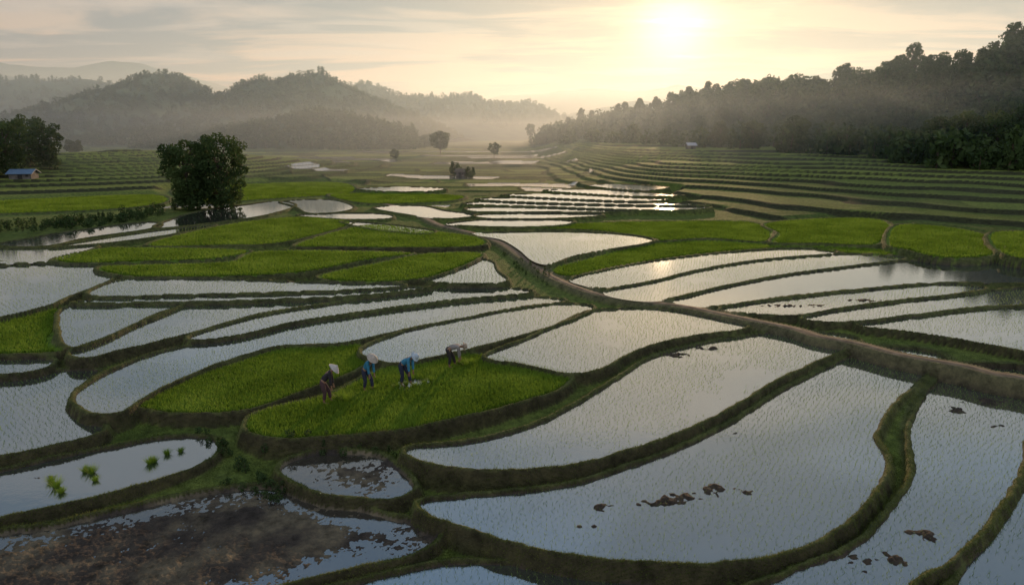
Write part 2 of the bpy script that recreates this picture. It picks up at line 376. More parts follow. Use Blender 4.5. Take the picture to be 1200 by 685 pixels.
# water sheets
for ty,z,P,ar in polys:
    if ty=='g': continue
    zz=z if ty!='m' else z-.035
    if ar<3: zz=z-.03
    ex=.10+.002*np.hypot(P[:,0],P[:,1]); Q=offset(P,ex)
    m=bpy.data.meshes.new('paddy_water'); m.from_pydata([(q[0],q[1],zz) for q in Q],[],[list(range(len(Q)))]); m.materials.append(M_waterd if (ty=='m' or ar<3) else M_water)
    ob('paddy_water',m,'still shallow water of a flooded rice paddy','water','structure')
# ---------------- blades
def blades(cx,cy,cz,h,wd,nb,lean=.35):
    n=len(cx)
    cx=np.repeat(cx,nb);cy=np.repeat(cy,nb);cz=np.repeat(cz,nb);h=np.repeat(h,nb)*rng.uniform(.7,1.15,n*nb);wd=np.repeat(wd,nb)
    a=rng.uniform(0,2*math.pi,n*nb); l=h*rng.uniform(.05,lean,n*nb)*1.5
    ox=np.cos(a)*wd;oy=np.sin(a)*wd; b=a+rng.uniform(-1.8,1.8,n*nb)
    V=np.empty((n*nb,3,3)); V[:,0]=np.stack([cx-ox,cy-oy,cz],1);V[:,1]=np.stack([cx+ox,cy+oy,cz],1)
    V[:,2]=np.stack([cx+np.cos(b)*l,cy+np.sin(b)*l,cz+h],1)
    return V.reshape(-1,3),np.arange(n*nb*3).reshape(-1,3)
pudd=[P for ty,z,P,ar in polys if ty=='p' and ar<3]
for ty,z,P,ar in polys:
    if ty!='g':continue
    c=P.mean(0);dist=np.hypot(*c)
    dens=320 if dist<40 else 300*(27/dist)**1.7
    n=int(min(ar*dens,95000)); x0,y0=P.min(0);x1,y1=P.max(0)
    n2=int(n*(x1-x0)*(y1-y0)/ar)
    px=rng.uniform(x0,x1,n2);py=rng.uniform(y0,y1,n2);px=np.where(rng.random(n2)<.6,np.round(px/.2)*.2+rng.normal(0,.04,n2),px) if dist<40 else px
    Pi=offset(P,-(.03 if dist<40 else .25)); k=inside(px,py,Pi)
    for q in pudd:k&=~inside(px,py,q)
    px,py=px[k],py[k]
    hs_=(.15+.05*fbm(px*.5,py*.5,70)); wd=np.full(len(px),.007+.0005*dist)
    V,F=blades(px,py,np.full(len(px),z-.08),hs_+.03,wd,3,.5)
    ob('rice_crop',mk('rice_crop',V,F,[M_crop]),'dense bright green young rice crop in a paddy','rice plants','stuff')
sx=[];sy=[];sz=[]
for ty,z,P,ar in polys:
    if ty!='w':continue
    c=P.mean(0);dist=np.hypot(*c)
    e=P-c; w_,v_=np.linalg.eigh(e.T@e); ax=v_[:,1]; ang=math.atan2(ax[1],ax[0])+rng.uniform(-.25,.25)
    s=.185+.004*max(0,dist-25); R=np.abs(e).max()*1.5
    n=int(2*R/s); g=np.arange(-n//2,n//2+1)*s
    a_,b_=np.meshgrid(g*1.05,g*.95); a_=a_.ravel();b_=b_.ravel()
    b_=b_+.25*np.sin(a_*.25)
    px=c[0]+a_*math.cos(ang)-b_*math.sin(ang)+rng.normal(0,.03,len(a_));py=c[1]+a_*math.sin(ang)+b_*math.cos(ang)+rng.normal(0,.03,len(a_))
    k=inside(px,py,P)&(px>-1.05*py*.95-5)&(px<py+5); px,py=px[k],py[k]
    k=(fbm(px*.4,py*.4,80)>.24+.15*rng.random(len(px)));px,py=px[k],py[k]
    sx.append(px);sy.append(py);sz.append(np.full(len(px),z-.02))
sx=np.concatenate(sx);sy=np.concatenate(sy);sz=np.concatenate(sz);dd=np.hypot(sx,sy)
print('seedlings',len(sx))
V,F=blades(sx,sy,sz,.08+.0004*dd+rng.uniform(0,.035,len(sx)),.0045+.00009*dd,3,.8)
ob('rice_seedlings',mk('rice_seedlings',V,F,[M_seed]),'rows of sparse young rice seedlings standing in water','rice seedlings','stuff')
cand=np.nonzero((~isf)&(rd>.36)&(DI<95)&(H>-40)&(np.abs(X)<Y*.85+4))[0]
pk=rng.choice(cand,min(210000,len(cand)),replace=False); dd=DI[pk]
keep=fbm(X[pk]*.8,Y[pk]*.8,90)>.32; pk=pk[keep];dd=dd[keep]
V,F=blades(X[pk]+rng.normal(0,.02,len(pk)),Y[pk]+rng.normal(0,.02,len(pk)),H[pk]-.02,(.03+.055*fbm(X[pk]*.6,Y[pk]*.6,91)),.004+.0002*dd,3,.9)
ob('bund_grass',mk('bund_grass',V,F,[M_grass]),'short tufted grass growing along the earth bunds','grass','stuff')
# ---------------- trees
def leafquads(cs,size,flat=.6):
    n=len(cs); a=rng.normal(size=(n,3));a/=np.linalg.norm(a,axis=1)[:,None]
    b=np.cross(a,rng.normal(size=(n,3)));b/=np.linalg.norm(b,axis=1)[:,None]
    s=(size*rng.uniform(.6,1.3,n))[:,None]
    V=np.stack([cs-a*s,cs+b*s*flat,cs+a*s,cs-b*s*flat],1).reshape(-1,3)
    return V,np.arange(n*4).reshape(-1,4)
def tree_parts(h,wd,seed,nclump=26,per=55,leaf=.28,low=.25,kind='round',cs_=(.11,.2)):
    r=np.random.default_rng(seed)
    tr=[]; bend=r.normal(0,.03*h,2)
    tp=[(bend[0]*t*t,bend[1]*t*t,h*t*.85) for t in np.linspace(0,1,6)]
    tr.append(tube(tp,[h*.022*(1-.8*t)+.02 for t in np.linspace(0,1,6)],7))
    cs=[]
    for i in range(nclump):
        t=low+(1-low)*(i+.5)/nclump; ang=i*2.399+r.uniform(-.4,.4)
        c_=(1+low)/2; hw=(1-low)/2*1.05
        prof={'round':math.sqrt(max(0.02,1-((t-c_)/hw)**2)),'cone':(1.05-t),'bamboo':.45+.6*math.sin(min(1,t)*2.2)}[kind]
        rad=wd/2*prof*r.uniform(.35,.9)
        c=np.array([math.cos(ang)*rad+bend[0]*t,math.sin(ang)*rad+bend[1]*t,h*t*r.uniform(.93,1.0)])
        cr=wd*r.uniform(*cs_)
        q=r.normal(size=(per,3)); q/=np.linalg.norm(q,axis=1)[:,None]; q*=(r.uniform(.3,1,per)**.5)[:,None]*cr*np.array([1,1,.75]); cs.append(c+q)
        t0=max(.2,t-.25); st_=np.array([bend[0]*t0*t0,bend[1]*t0*t0,h*t0*.85])
        if i%2==0: tr.append(tube([st_,(st_+c)/2+[0,0,.04*h],c],[h*.008,h*.006,h*.002],5))
    L=leafquads(np.concatenate(cs),leaf)
    return cat_parts(tr),L
def one_tree_mesh(name,*a,**k):
    T,L=tree_parts(*a,**k); V,F=cat_parts([T,L])
    return mk(name,V,F,[M_bark,M_leaf],False,[0]*len(T[1])+[1]*len(L[1])),V,F,len(T[1])
def big_tree(label,u,v,h,wd,seed,zoff=0,**k):
    x,y=G(u,v,.7); z=float(ground_h(np.array([x]),np.array([y]))[0])
    e=ob('tree',None,label,'tree',None,None,None,(x,y,z-.1))
    T,L=tree_parts(h,wd,seed,**k)
    ob('trunk',mk('trunk',*T,[M_bark],True),parent=e); ob('crown',mk('crown',*L,[M_leaf]),parent=e)
big_tree('broad dark bamboo-like tree clump beside flooded paddies',222,243,8.6,6.4,11,nclump=70,per=150,leaf=.17,low=.06,kind='bamboo',cs_=(.1,.17))
big_tree('tall dense leafy tree beside flooded paddies',260,241,9.2,7.2,12,nclump=70,per=150,leaf=.17,low=.06,kind='bamboo',cs_=(.1,.17))
big_tree('lone round tree on the open valley terraces',516,184,8.5,9,13,nclump=34,per=90,leaf=.32,low=.35)
big_tree('small round tree among green terraces',579,188,5,4.5,14,nclump=20,per=50,leaf=.25,low=.3)
big_tree('slender lone tree on the misty valley floor',622,174,12,7,15,nclump=22,per=60,leaf=.35,low=.5)
big_tree('small dark shrub-like tree on a terrace edge',463,189,3,3.6,16,nclump=16,per=40,leaf=.22,low=.1)
big_tree('small bushy tree on a terrace edge',648,178,5,5,17,nclump=16,per=50,leaf=.3,low=.2)
big_tree('small bushy tree beside a hut',551,207,2.2,2.4,18,nclump=18,per=60,leaf=.14,low=.05,kind='bamboo')
big_tree('small round tree shading a hut',533,205,2.8,3.0,19,nclump=18,per=60,leaf=.16,low=.1)
for i,(u,v,h,w) in enumerate([(12,218,9.5,7),(38,213,9.5,7),(62,214,8,5.5),(-20,220,10,8),(88,190,6,5),(20,205,8,7)]):
    big_tree('dark leafy tree clustered near a farm hut',u,v,h,w,20+i,nclump=44,per=90,leaf=.24,low=.08,kind='bamboo')
for i,(u,v,h,w) in enumerate([(742,184,6,6),(842,194,7,6),(880,197,7,7),(930,201,8,6),(1092,212,8,7),(1125,214,9,7),(1160,216,9,7),(1190,217,10,8)]):
    big_tree('leafy tree at the foot of the wooded hill',u,v,h,w,60+i,nclump=34,per=80,leaf=.26,low=.12,kind='round' if i%3 else 'bamboo')
# ---------------- hills
M_hill=simple('hill_slope',[(.35,(.03,.055,.025)),(.65,(.075,.115,.045))],.08,.95,.6)
def hill(name,label,pts,front,back,basez,nu=220,nt_=60,spur=.25,seed=0,amp=3.0):
    pts=np.array(pts,float); u=np.linspace(pts[0,0],pts[-1,0],nu)
    v=np.interp(u,pts[:,0],pts[:,1]);dist=np.interp(u,pts[:,0],pts[:,2])
    kk=np.ones(7)/7; pad=lambda a:np.convolve(np.pad(a,3,mode='edge'),kk,'valid'); v=pad(v)+amp*(fbm(u/22,u*0,seed+5)-.5)*2;dist=pad(dist)
    cx,cy,cz=D(u,v,dist)
    t=np.linspace(-1,1,nt_)
    Tt,I=np.meshgrid(t,np.arange(nu),indexing='ij')
    run=np.where(Tt<0,back,front)
    yy=cy[I]-Tt*run; xx=cx[I]-Tt*run*.15
    ht=cz[I]-basez
    prof=np.where(Tt<0,np.cos(Tt*math.pi/2)**1.1,np.cos(Tt*math.pi/2)**1.3)
    L=max(front,30)
    nz=ss((fbm(xx/L*2.6,yy/L*1.2,seed,4)-.25)/.5)
    zz=basez-1+ht*prof*(1-spur*nz*np.clip(np.abs(Tt)*2.2,0,1))
    idx=np.arange(nu*nt_).reshape(nt_,nu)
    F=np.stack([idx[:-1,:-1],idx[:-1,1:],idx[1:,1:],idx[1:,:-1]],-1).reshape(-1,4)
    V=np.stack([xx.ravel(),yy.ravel(),zz.ravel()],1)
    ob(name,mk(name,V,F,[M_hill],True),label,'hill','structure')
    return V.reshape(nt_,nu,3),t
hR=hill('hill','steep wooded hillside above the terraces',[(640,162,420),(675,150,400),(700,144,390),(740,136,370),(780,124,345),(810,118,330),(850,114,310),(900,110,290),(940,107,275),(980,107,260),(1020,101,240),(1060,94,225),(1100,87,212),(1140,78,202),(1200,66,190),(1300,50,180),(1450,40,170)],78,80,4,seed=3,spur=.45,amp=2)
hL=hill('hill','dark forested ridge rising from the misty valley',[(60,165,500),(110,128,510),(150,104,520),(180,90,520),(197,84,520),(215,92,520),(245,106,520),(270,110,520),(290,96,520),(304,90,520),(325,94,520),(355,88,520),(375,83,520),(395,95,520),(410,106,530),(440,116,540),(480,133,550),(540,160,560)],170,120,2,spur=.65,seed=8)
hL2=hill('hill','hazy forested ridge behind the valley mist',[(-400,92,820),(-100,94,820),(0,94,820),(30,88,820),(60,96,820),(100,90,820),(130,99,820),(180,104,820),(260,115,820),(340,150,820)],260,200,2,spur=.5,seed=9)
hL3=hill('hill','hazy forested ridge stepping down to the valley mouth',[(360,120,800),(400,106,800),(432,97,800),(450,104,800),(480,112,800),(520,115,820),(552,109,840),(575,120,850),(600,123,860),(625,120,870),(650,134,880),(690,146,900),(720,158,900)],240,200,2,spur=.5,seed=10)
hF=hill('hill','low dark wooded hill in front of the ridge',[(225,172,390),(270,154,380),(330,142,375),(380,130,370),(430,142,370),(480,155,370),(515,174,370)],60,60,1.5,seed=12)
hill('mountain','pale distant mountain range',[(-500,90,2300),(-200,80,2300),(0,74,2300),(60,77,2300),(100,80,2300),(135,70,2300),(165,73,2300),(200,84,2300),(300,110,2300),(420,125,2300)],700,500,2,seed=20)
hill('mountain','lower pale distant mountain range',[(-300,90,1300),(0,87,1300),(40,90,1300),(100,96,1300),(180,100,1300),(250,110,1300),(420,128,1300)],400,300,2,seed=22)
hill('mountain','pale hazy mountain ridge behind the valley',[(470,124,2400),(560,116,2400),(620,110,2400),(690,104,2400),(750,108,2400),(800,98,2400),(850,106,2400),(930,90,2400),(970,84,2400),(1020,90,2400),(1100,100,2400),(1300,100,2400)],700,500,2,seed=25)
hill('mountain','hazy rounded hill at the valley mouth',[(600,140,1300),(660,134,1300),(700,126,1300),(740,116,1300),(780,122,1300),(830,130,1300),(900,140,1300)],300,300,2,seed=28)
VAR=[one_tree_mesh('tree',h,w,100+i,nclump=nc_,per=60,leaf=.36,low=lo,kind=k,cs_=(.14,.22)) for i,(h,w,nc_,lo,k) in enumerate([(10,7,30,.25,'round'),(11,6.5,30,.3,'round'),(9,8,30,.2,'round'),(10,5,26,.15,'cone'),(8,7,28,.08,'bamboo'),(13,6.5,26,.5,'round')])]
LOW=[one_tree_mesh('tree_low',h,w,200+i,nclump=10,per=10,leaf=.95,low=.1,kind=k,cs_=(.18,.26))[1:] for i,(h,w,k) in enumerate([(8,8,'round'),(9,8,'round'),(7,8,'round'),(9,6,'cone')])]
Vg,tg=hR
labs=['tall leafy tree on the wooded hillside','slender tall tree on the wooded hillside','wide leafy tree on the wooded hillside','narrow conical tree on the wooded hillside','low bushy tree on the wooded hillside','high crowned tree on the wooded hillside']
def sample(Vg,t0,t1,n):
    nt_,nu,_=Vg.shape; a=rng.uniform(t0*(nt_-1),t1*(nt_-1),n);b_=rng.uniform(0,nu-1.01,n); i=a.astype(int);j=b_.astype(int);i=np.minimum(i,nt_-2)
    return Vg[i,j]*(1-(a-i))[:,None]*(1-(b_-j))[:,None]+Vg[i+1,j]*(a-i)[:,None]*(1-(b_-j))[:,None]+Vg[i,j+1]*(1-(a-i))[:,None]*(b_-j)[:,None]+Vg[i+1,j+1]*(a-i)[:,None]*(b_-j)[:,None]
S=sample(Vg,.48,.985,3000); S=S[(S[:,0]<S[:,1]*.80)]
S[:,2]=np.maximum(S[:,2],ground_h(S[:,0],S[:,1]))
dens=fbm(S[:,0]/26,S[:,1]/26,33); S=S[(dens>.36)|(S[:,1]>230)]
bear=S[:,0]/S[:,1]; elev=(S[:,2]-CH)/S[:,1]; bins=np.floor(bear/.028).astype(int)
pick=np.zeros(len(S),bool)
for bb in np.unique(bins):
    w_=np.nonzero(bins==bb)[0]
    o1=w_[np.argsort(-elev[w_])][:6]; o2=w_[np.argsort(S[w_,1])][:4]; pick[o1]=True;pick[o2]=True
ind=S[pick][:285]; rest=np.concatenate([S[~pick],S[pick][285:]])
for p in ind:
    i=rng.integers(0,6); s=rng.uniform(.5,.95)*(.8 if p[1]>260 else 1)
    o=ob('tree',VAR[i][0],labs[i],'tree',None,'trees on the wooded hillside',None,(p[0],p[1],p[2]-.3)); o.rotation_euler=(0,0,rng.uniform(0,6.28)); o.scale=(s,s,s*rng.uniform(.85,1.15))
def forest(name,pts,lab,smin,smax):
    Vs=[];Fs=[];Ms=[];o=0
    for p in pts:
        V,F,nt0=LOW[rng.integers(0,len(LOW))]; s=rng.uniform(smin,smax);a=rng.uniform(0,6.28);c_,s_=math.cos(a)*s,math.sin(a)*s
        W=np.stack([V[:,0]*c_-V[:,1]*s_+p[0],V[:,0]*s_+V[:,1]*c_+p[1],V[:,2]*s*rng.uniform(.8,1.2)+p[2]-.5*min(1,s*2)],1)
        Vs.append(W);Fs.append(F+o);o+=len(V);mi=np.ones(len(F),int);mi[:nt0]=0;Ms.append(mi)
    ob(name,mk(name,np.concatenate(Vs),np.concatenate(Fs),[M_bark,M_leaf],False,np.concatenate(Ms)),lab,'forest','stuff')
forest('forest',rest,'dense woodland covering the hillside',.5,.95)
forest('forest',sample(hL[0],.42,.95,3300),'dense forest covering the dark ridge',.3,.62)
forest('forest',sample(hL2[0],.45,.8,900),'hazy forest covering the far ridge',.4,.75)
forest('forest',sample(hL3[0],.45,.8,1000),'hazy forest covering the descending ridge',.4,.75)
forest('forest',sample(hF[0],.42,.95,900),'dense woods covering the low hill',.3,.6)
pts=[]
for k in range(330):
    u=rng.uniform(655,1320); v=np.interp(u,[655,800,1000,1100,1300],[176,185,198,208,216])+rng.uniform(-7,3); x,y=G(u,v,2.); pts.append((x,y,float(ground_h(np.array([x]),np.array([y]))[0])))
forest('forest',pts,'continuous woodland edge along the hill foot',.3,.75)
pts=[]
for k in range(150):
    u=rng.uniform(-60,205); v=np.interp(u,[-60,100,205],[268,262,244])+rng.uniform(-4,6); x,y=G(u,v,.5); pts.append((x,y,.5))
forest('hedge',pts,'overgrown low hedge beside the paddies',.05,.13)
def zat(x,y):
    k=np.argmin((X-x)**2+(Y-y)**2); return H[k]
pts=[]
for (ua,va,ub,vb,n) in [(575,294,640,334,26),(235,500,330,560,34),(300,517,470,522,14),(240,545,330,570,14)]:
    for k in range(n):
        t=rng.random(); x,y=G(ua+(ub-ua)*t+rng.normal(0,4),va+(vb-va)*t+rng.normal(0,3)-1,-.1); pts.append((x,y,zat(x,y)+.06))
forest('weeds',pts,'bushy weeds growing along the banks',.018,.038)
# ---------------- huts
M_wall=simple('hut_wall',[(.3,(.10,.09,.08)),(.7,(.17,.155,.14))],2,.9,.2)
M_blue=simple('blue_metal_roof',[(.3,(.08,.14,.22)),(.7,(.12,.20,.30))],2,.6)
M_thatch=simple('thatch',[(.3,(.07,.055,.04)),(.7,(.12,.10,.07))],5,.95,.5)
M_dark=simple('dark_opening',[(.3,(.02,.018,.015)),(.7,(.04,.035,.03))],2,.8)
M_pale=simple('pale_metal_roof',[(.3,(.3,.32,.36)),(.7,(.42,.42,.45))],2,.6)
def boxm(x0,x1,y0,y1,z0,z1):
    V=np.array([(x,y,z) for z in(z0,z1) for x,y in((x0,y0),(x1,y0),(x1,y1),(x0,y1))],float)
    return V,np.array([(0,3,2,1),(4,5,6,7),(0,1,5,4),(1,2,6,5),(2,3,7,6),(3,0,4,7)])
def hut(label,u,v,w,l,h,roofm,rot,zg=.8):
    x,y=G(u,v,zg); z=float(ground_h(np.array([x]),np.array([y]))[0])
    e=ob('farm_hut',None,label,'hut',None,None,None,(x,y,z)); e.rotation_euler=(0,0,rot)
    ob('wall',mk('wall',*boxm(-w/2,w/2,-l/2,l/2,-.5,h),[M_wall]),parent=e)
    o_=.35; rh=h*.55; t=.1
    V=[(-w/2-o_,-l/2-o_,h-.15),(w/2+o_,-l/2-o_,h-.15),(w/2+o_,0,h+rh),(-w/2-o_,0,h+rh),(-w/2-o_,l/2+o_,h-.15),(w/2+o_,l/2+o_,h-.15)]
    V=V+[(a,b_,c+t) for a,b_,c in V]
    Fq=[(0,1,2,3),(3,2,5,4),(6,9,8,7),(9,10,11,8),(0,6,7,1),(4,5,11,10),(0,3,9,6),(3,4,10,9),(1,7,8,2),(2,8,11,5)]
    ob('roof',mk('roof',V,Fq,[roofm]),parent=e)
    m=bpy.data.meshes.new('gable'); m.from_pydata([(-w/2,-l/2,h),(-w/2,l/2,h),(-w/2,0,h+rh-.1),(w/2,-l/2,h),(w/2,l/2,h),(w/2,0,h+rh-.1)],[],[(0,1,2),(3,4,5)]); m.materials.append(M_wall)
    ob('gable',m,parent=e)
    ob('door',mk('door',*boxm(-.35,.35,-l/2-.03,-l/2-.003,0,h*.8),[M_dark]),parent=e)
    ob('window',mk('window',*boxm(w*.25,w*.38,-l/2-.03,-l/2-.003,h*.4,h*.75),[M_dark]),parent=e)
hut('small farm hut with blue metal roof by dark trees',30,219,3.4,2.8,1.0,M_blue,.2)
hut('small dark thatched hut on green terraces',541,206,1.9,1.8,1.0,M_thatch,-.3)
hut('tiny hut with pale roof at the wooded hill foot',808,197,2.0,2.0,1.0,M_pale,.1)
# ---------------- rice bundles
def bundle(x,y,z,label,s=1,rotx=0,grp='seedling bundles set in the paddy'):
    n=170; a=rng.uniform(0,6.28,n); r=rng.uniform(0,.07,n)*s
    h=rng.uniform(.2,.32,n)*s; sp_=rng.uniform(.02,.3,n)*s
    V=np.empty((n,3,3)); bx=np.cos(a)*r;by=np.sin(a)*r; w_=.009
    V[:,0]=np.stack([bx-w_*np.sin(a),by+w_*np.cos(a),np.zeros(n)],1);V[:,1]=np.stack([bx+w_*np.sin(a),by-w_*np.cos(a),np.zeros(n)],1)
    V[:,2]=np.stack([bx+np.cos(a)*sp_,by+np.sin(a)*sp_,h],1)
    o=ob('rice_bundle',mk('rice_bundle',V.reshape(-1,3),np.arange(n*3).reshape(-1,3),[M_crop]),label,'rice bundle',None,grp,None,(x,y,z))
    o.rotation_euler=(rotx,0,0)
for (u,v,s) in [(66,570,1.05),(108,554,1.0),(176,543,.95),(196,532,.75),(212,529,.6),(112,563,.6),(72,577,.7),(60,564,.8),(100,552,.8),(181,541,.7)]:
    x,y=G(u,v,-.5); bundle(x,y,-.53,'bright green rice seedling bundle standing in muddy water',s)
# ---------------- people
def fabric(n,c): return simple(n,[(.3,tuple(a*.75 for a in c)),(.7,tuple(min(1,a*1.15) for a in c))],9,.85,.15,'obj')
M_skin=simple('skin',[(.3,(.22,.12,.07)),(.7,(.30,.17,.1))],8,.55,0,'obj')
M_hair=simple('hair',[(.3,(.01,.008,.006)),(.7,(.025,.02,.015))],20,.5,0,'obj')
def skin(name,chains,mat,parent,sub=1):
    vs=[];rs=[];es=[];key={}
    for ch in chains:
        prev=None
        for p in ch:
            k=(round(p[0],4),round(p[1],4),round(p[2],4))
            if k not in key: key[k]=len(vs);vs.append(k);rs.append(p[3])
            i=key[k]
            if prev is not None: es.append((prev,i))
            prev=i
    m=bpy.data.meshes.new(name);m.from_pydata(vs,es,[]);m.materials.append(mat)
    o=ob(name,m,parent=parent)
    md=o.modifiers.new('Skin','SKIN');md.use_smooth_shade=True
    comp=list(range(len(vs)))
    def fd(i):
        while comp[i]!=i:i=comp[i]
        return i
    for a_,b_ in es: comp[fd(max(a_,b_))]=fd(min(a_,b_))
    seen=set(); sv=m.skin_vertices[0].data
    for i,r in enumerate(rs):
        sv[i].radius=(r,r); root=fd(i); sv[i].use_root=(root not in seen); seen.add(root)
    s=o.modifiers.new('Sub','SUBSURF');s.levels=sub;s.render_levels=sub
    return o
def person(label,u,v,zf,face,lean,shirt,trous,hat,hatm,hand_z=.35,stride=.12,scale=1.0,reach=.1):
    x,y=G(u,v,zf); e=ob('person',None,label,'person',None,None,None,(x,y,zf)); e.rotation_euler=(0,0,face); e.scale=(scale,)*3
    ca,sa=math.cos(lean),math.sin(lean)
    pel=np.array([-.12-.1*ca,0,.86]); up=np.array([ca,0,sa]); 
    ab=pel+up*.2+np.array([0,0,.03]); chest=pel+up*.40+np.array([0,0,.03]); nb=pel+up*.52; 
    hd=np.array([math.cos(lean-.1),0,math.sin(lean-.1)])
    neck=nb+hd*.07; h1=neck+hd*.09; h2=neck+hd*.2
    def q(p,r): return (p[0],p[1],p[2],r)
    def arm(sgn):
        sh=chest+up*.06+np.array([0,sgn*.17,0]); hand=np.array([chest[0]+reach+.08*(sgn>0),sgn*.09,hand_z]); 
        dl=np.linalg.norm(hand-sh); ext=.56
        if dl>ext: hand=sh+(hand-sh)*ext/dl
        mid=(sh+hand)/2
        off=math.sqrt(max(0,.28**2-(min(dl,ext)/2)**2)); el=mid+np.array([-off*.7,sgn*off*.7,0])
        return sh,el,hand
    def leg(sgn):
        hip=pel+np.array([0,sgn*.09,-.03]); fx=sgn*stride
        an=np.array([fx-.04,sgn*.12,.07]); kn=np.array([(hip[0]+an[0])/2+.08,sgn*.115,.46]); toe=np.array([fx+.15,sgn*.13,.03])
        return hip,kn,an,toe
    ch=[[q(pel,.11),q(ab,.105),q(chest,.115),q(nb,.06),q(neck,.048),q(h1,.085),q(h2,.075)]]
    fd_=np.array([hd[2],0,-hd[0]])
    for sg in(1,-1):
        sh,el,ha=arm(sg); hn=(ha-el)/np.linalg.norm(ha-el); palm=ha+hn*.07
        ch.append([q(chest,.115),q(sh,.052),q(el,.038),q(ha,.026),q(palm,.032)])
        side=np.array([-hn[2],0,hn[0]]) if abs(hn[2])>.2 else np.array([1,0,0]); side=side/np.linalg.norm(side)
        lat=np.cross(hn,side)
        for (of,ln_) in [(-.03,.07),(-.01,.085),(.01,.08),(.028,.062)]:
            b0=palm+side*of-hn*.005; k1=b0+hn*ln_*.5; k2=b0+hn*ln_*.75-lat*sg*.02; k3=b0+hn*ln_*.85-lat*sg*.04
            ch.append([q(b0,.009),q(k1,.009),q(k2,.0085),q(k3,.007)])
        t0=palm-hn*.03-side*.02; ch.append([q(t0,.011),q(t0-side*.035+hn*.015,.010),q(t0-side*.05-lat*sg*.02+hn*.035,.008)])
        hip,kn,an,toe=leg(sg); ch.append([q(pel,.11),q(hip,.085),q(kn,.052),q(an,.036),q(toe,.028)])
    nose=h1+fd_*.085; ch.append([q(h1+fd_*.06,.02),q(nose,.014),q(nose-hd*.02+fd_*.006,.012)])
    for sg in(1,-1): ch.append([q(h1+np.array([0,sg*.075,0])+hd*.015,.012),q(h1+np.array([0,sg*.088,0])-hd*.02,.011)])
    skin('body',ch,M_skin,e,2)
    sc_=[[q(pel+up*.02,.135),q(ab,.13),q(chest,.14),q(nb,.075)]]
    tc=[]
    for sg in(1,-1):
        sh,el,ha=arm(sg); sc_.append([q(chest,.14),q(sh,.075),q(el,.056),q(el+(ha-el)*.8,.045)])
        hip,kn,an,toe=leg(sg); tc.append([q(pel,.145),q(hip,.11),q(kn,.078),q(kn+(an-kn)*.75,.065)])
    tc.append([q(pel,.145),q(pel+up*.08,.13)])
    skin('shirt',sc_,shirt,e,2); skin('trousers',tc,trous,e,2)
    skin('hair',[[q(h1-fd_*.035+hd*.02,.082),q(h2-fd_*.02,.07)]],M_hair,e,1)
    for sg in(1,-1):
        c=h1+hd*.02+fd_*.078+np.array([0,sg*.032,0]); Vv,Fv=tube([c-fd_*.004,c+fd_*.006],[.011,.006],8); ob('eye',mk('eye',Vv,Fv,[M_hair]),parent=e)
    c=h1-hd*.045+fd_*.07; ob('mouth',mk('mouth',*tube([c-np.array([0,.022,0]),c,c+np.array([0,.022,0])],[.004,.007,.004],6),[M_skin]),parent=e)
    prof={'cone':[(.25,-.01),(.225,.02),(.16,.075),(.085,.125),(.03,.165),(.003,.185)],'bucket':[(.20,.0),(.15,.03),(.118,.05),(.112,.12),(.09,.15),(.003,.165)]}[hat]
    ax=hd;a1=np.array([0,1,0.]);a2=fd_; Vh=[];n=24
    for inner in(0,1):
        for r,zz in prof:
            for k in range(n):
                t=2*math.pi*k/n; rr=max(r-.006*inner,.002); Vh.append(h1+ax*(zz+.02-.008*inner)+a1*rr*math.cos(t)+a2*rr*math.sin(t))
    Fh=[];m_=len(prof)
    for inner in(0,1):
        for i in range(m_-1):
            for k in range(n): b0=inner*m_*n; Fh.append((b0+i*n+k,b0+i*n+(k+1)%n,b0+(i+1)*n+(k+1)%n,b0+(i+1)*n+k))
    for k in range(n): Fh.append((k,(k+1)%n,m_*n+(k+1)%n,m_*n+k))
    ob('hat',mk('hat',Vh,Fh,[hatm],True),parent=e)
    return e
M_hw=fabric('pale_straw',(.5,.46,.4));M_blk=fabric('black_cloth',(.025,.022,.026));M_br=fabric('dark_red_cloth',(.07,.035,.035))
M_bl=fabric('teal_cloth',(.03,.20,.32));M_bl2=fabric('blue_cloth',(.05,.24,.38));M_navy=fabric('navy_cloth',(.02,.025,.05));M_lb=fabric('light_blue_cloth',(.42,.50,.54))
M_gy=fabric('grey_cloth',(.25,.23,.21));M_tan=fabric('tan_straw',(.33,.26,.18));M_dk=fabric('dark_trouser',(.03,.026,.024));M_ps=fabric('weathered_straw',(.42,.37,.30))
person('bending farmer in dark clothes and pale conical hat holding seedlings',385,472,-.05,.15,.85,M_blk,M_br,'cone',M_hw,.45,.12,1.0)
person('stooping farmer in teal shirt and conical hat planting rice',433,458,-.05,-.5,.95,M_bl,M_navy,'cone',M_ps,.45,.12,1.0)
person('bending farmer in blue shirt and pale blue hat over wet patch',477,452,-.05,-.35,.6,M_bl2,M_navy,'bucket',M_lb,.3,.15,1.05,.05)
person('bent over farmer in grey shirt and tan hat gathering rice',531,430,-.05,.1,.15,M_gy,M_dk,'bucket',M_tan,.3,.14,1.0,.1)
for (u,v,s) in [(405,471,1.4),(398,468,1.1),(547,430,1.4),(540,427,1.2),(553,427,1.1),(440,457,.9),(466,455,.9),(497,451,.9),(486,454,.8),(476,452,.8),(505,447,.8)]:
    x,y=G(u,v,-.05); bundle(x,y,-.05,'fresh green rice bundle beside a farmer',s,0,'rice bundles beside the farmers')
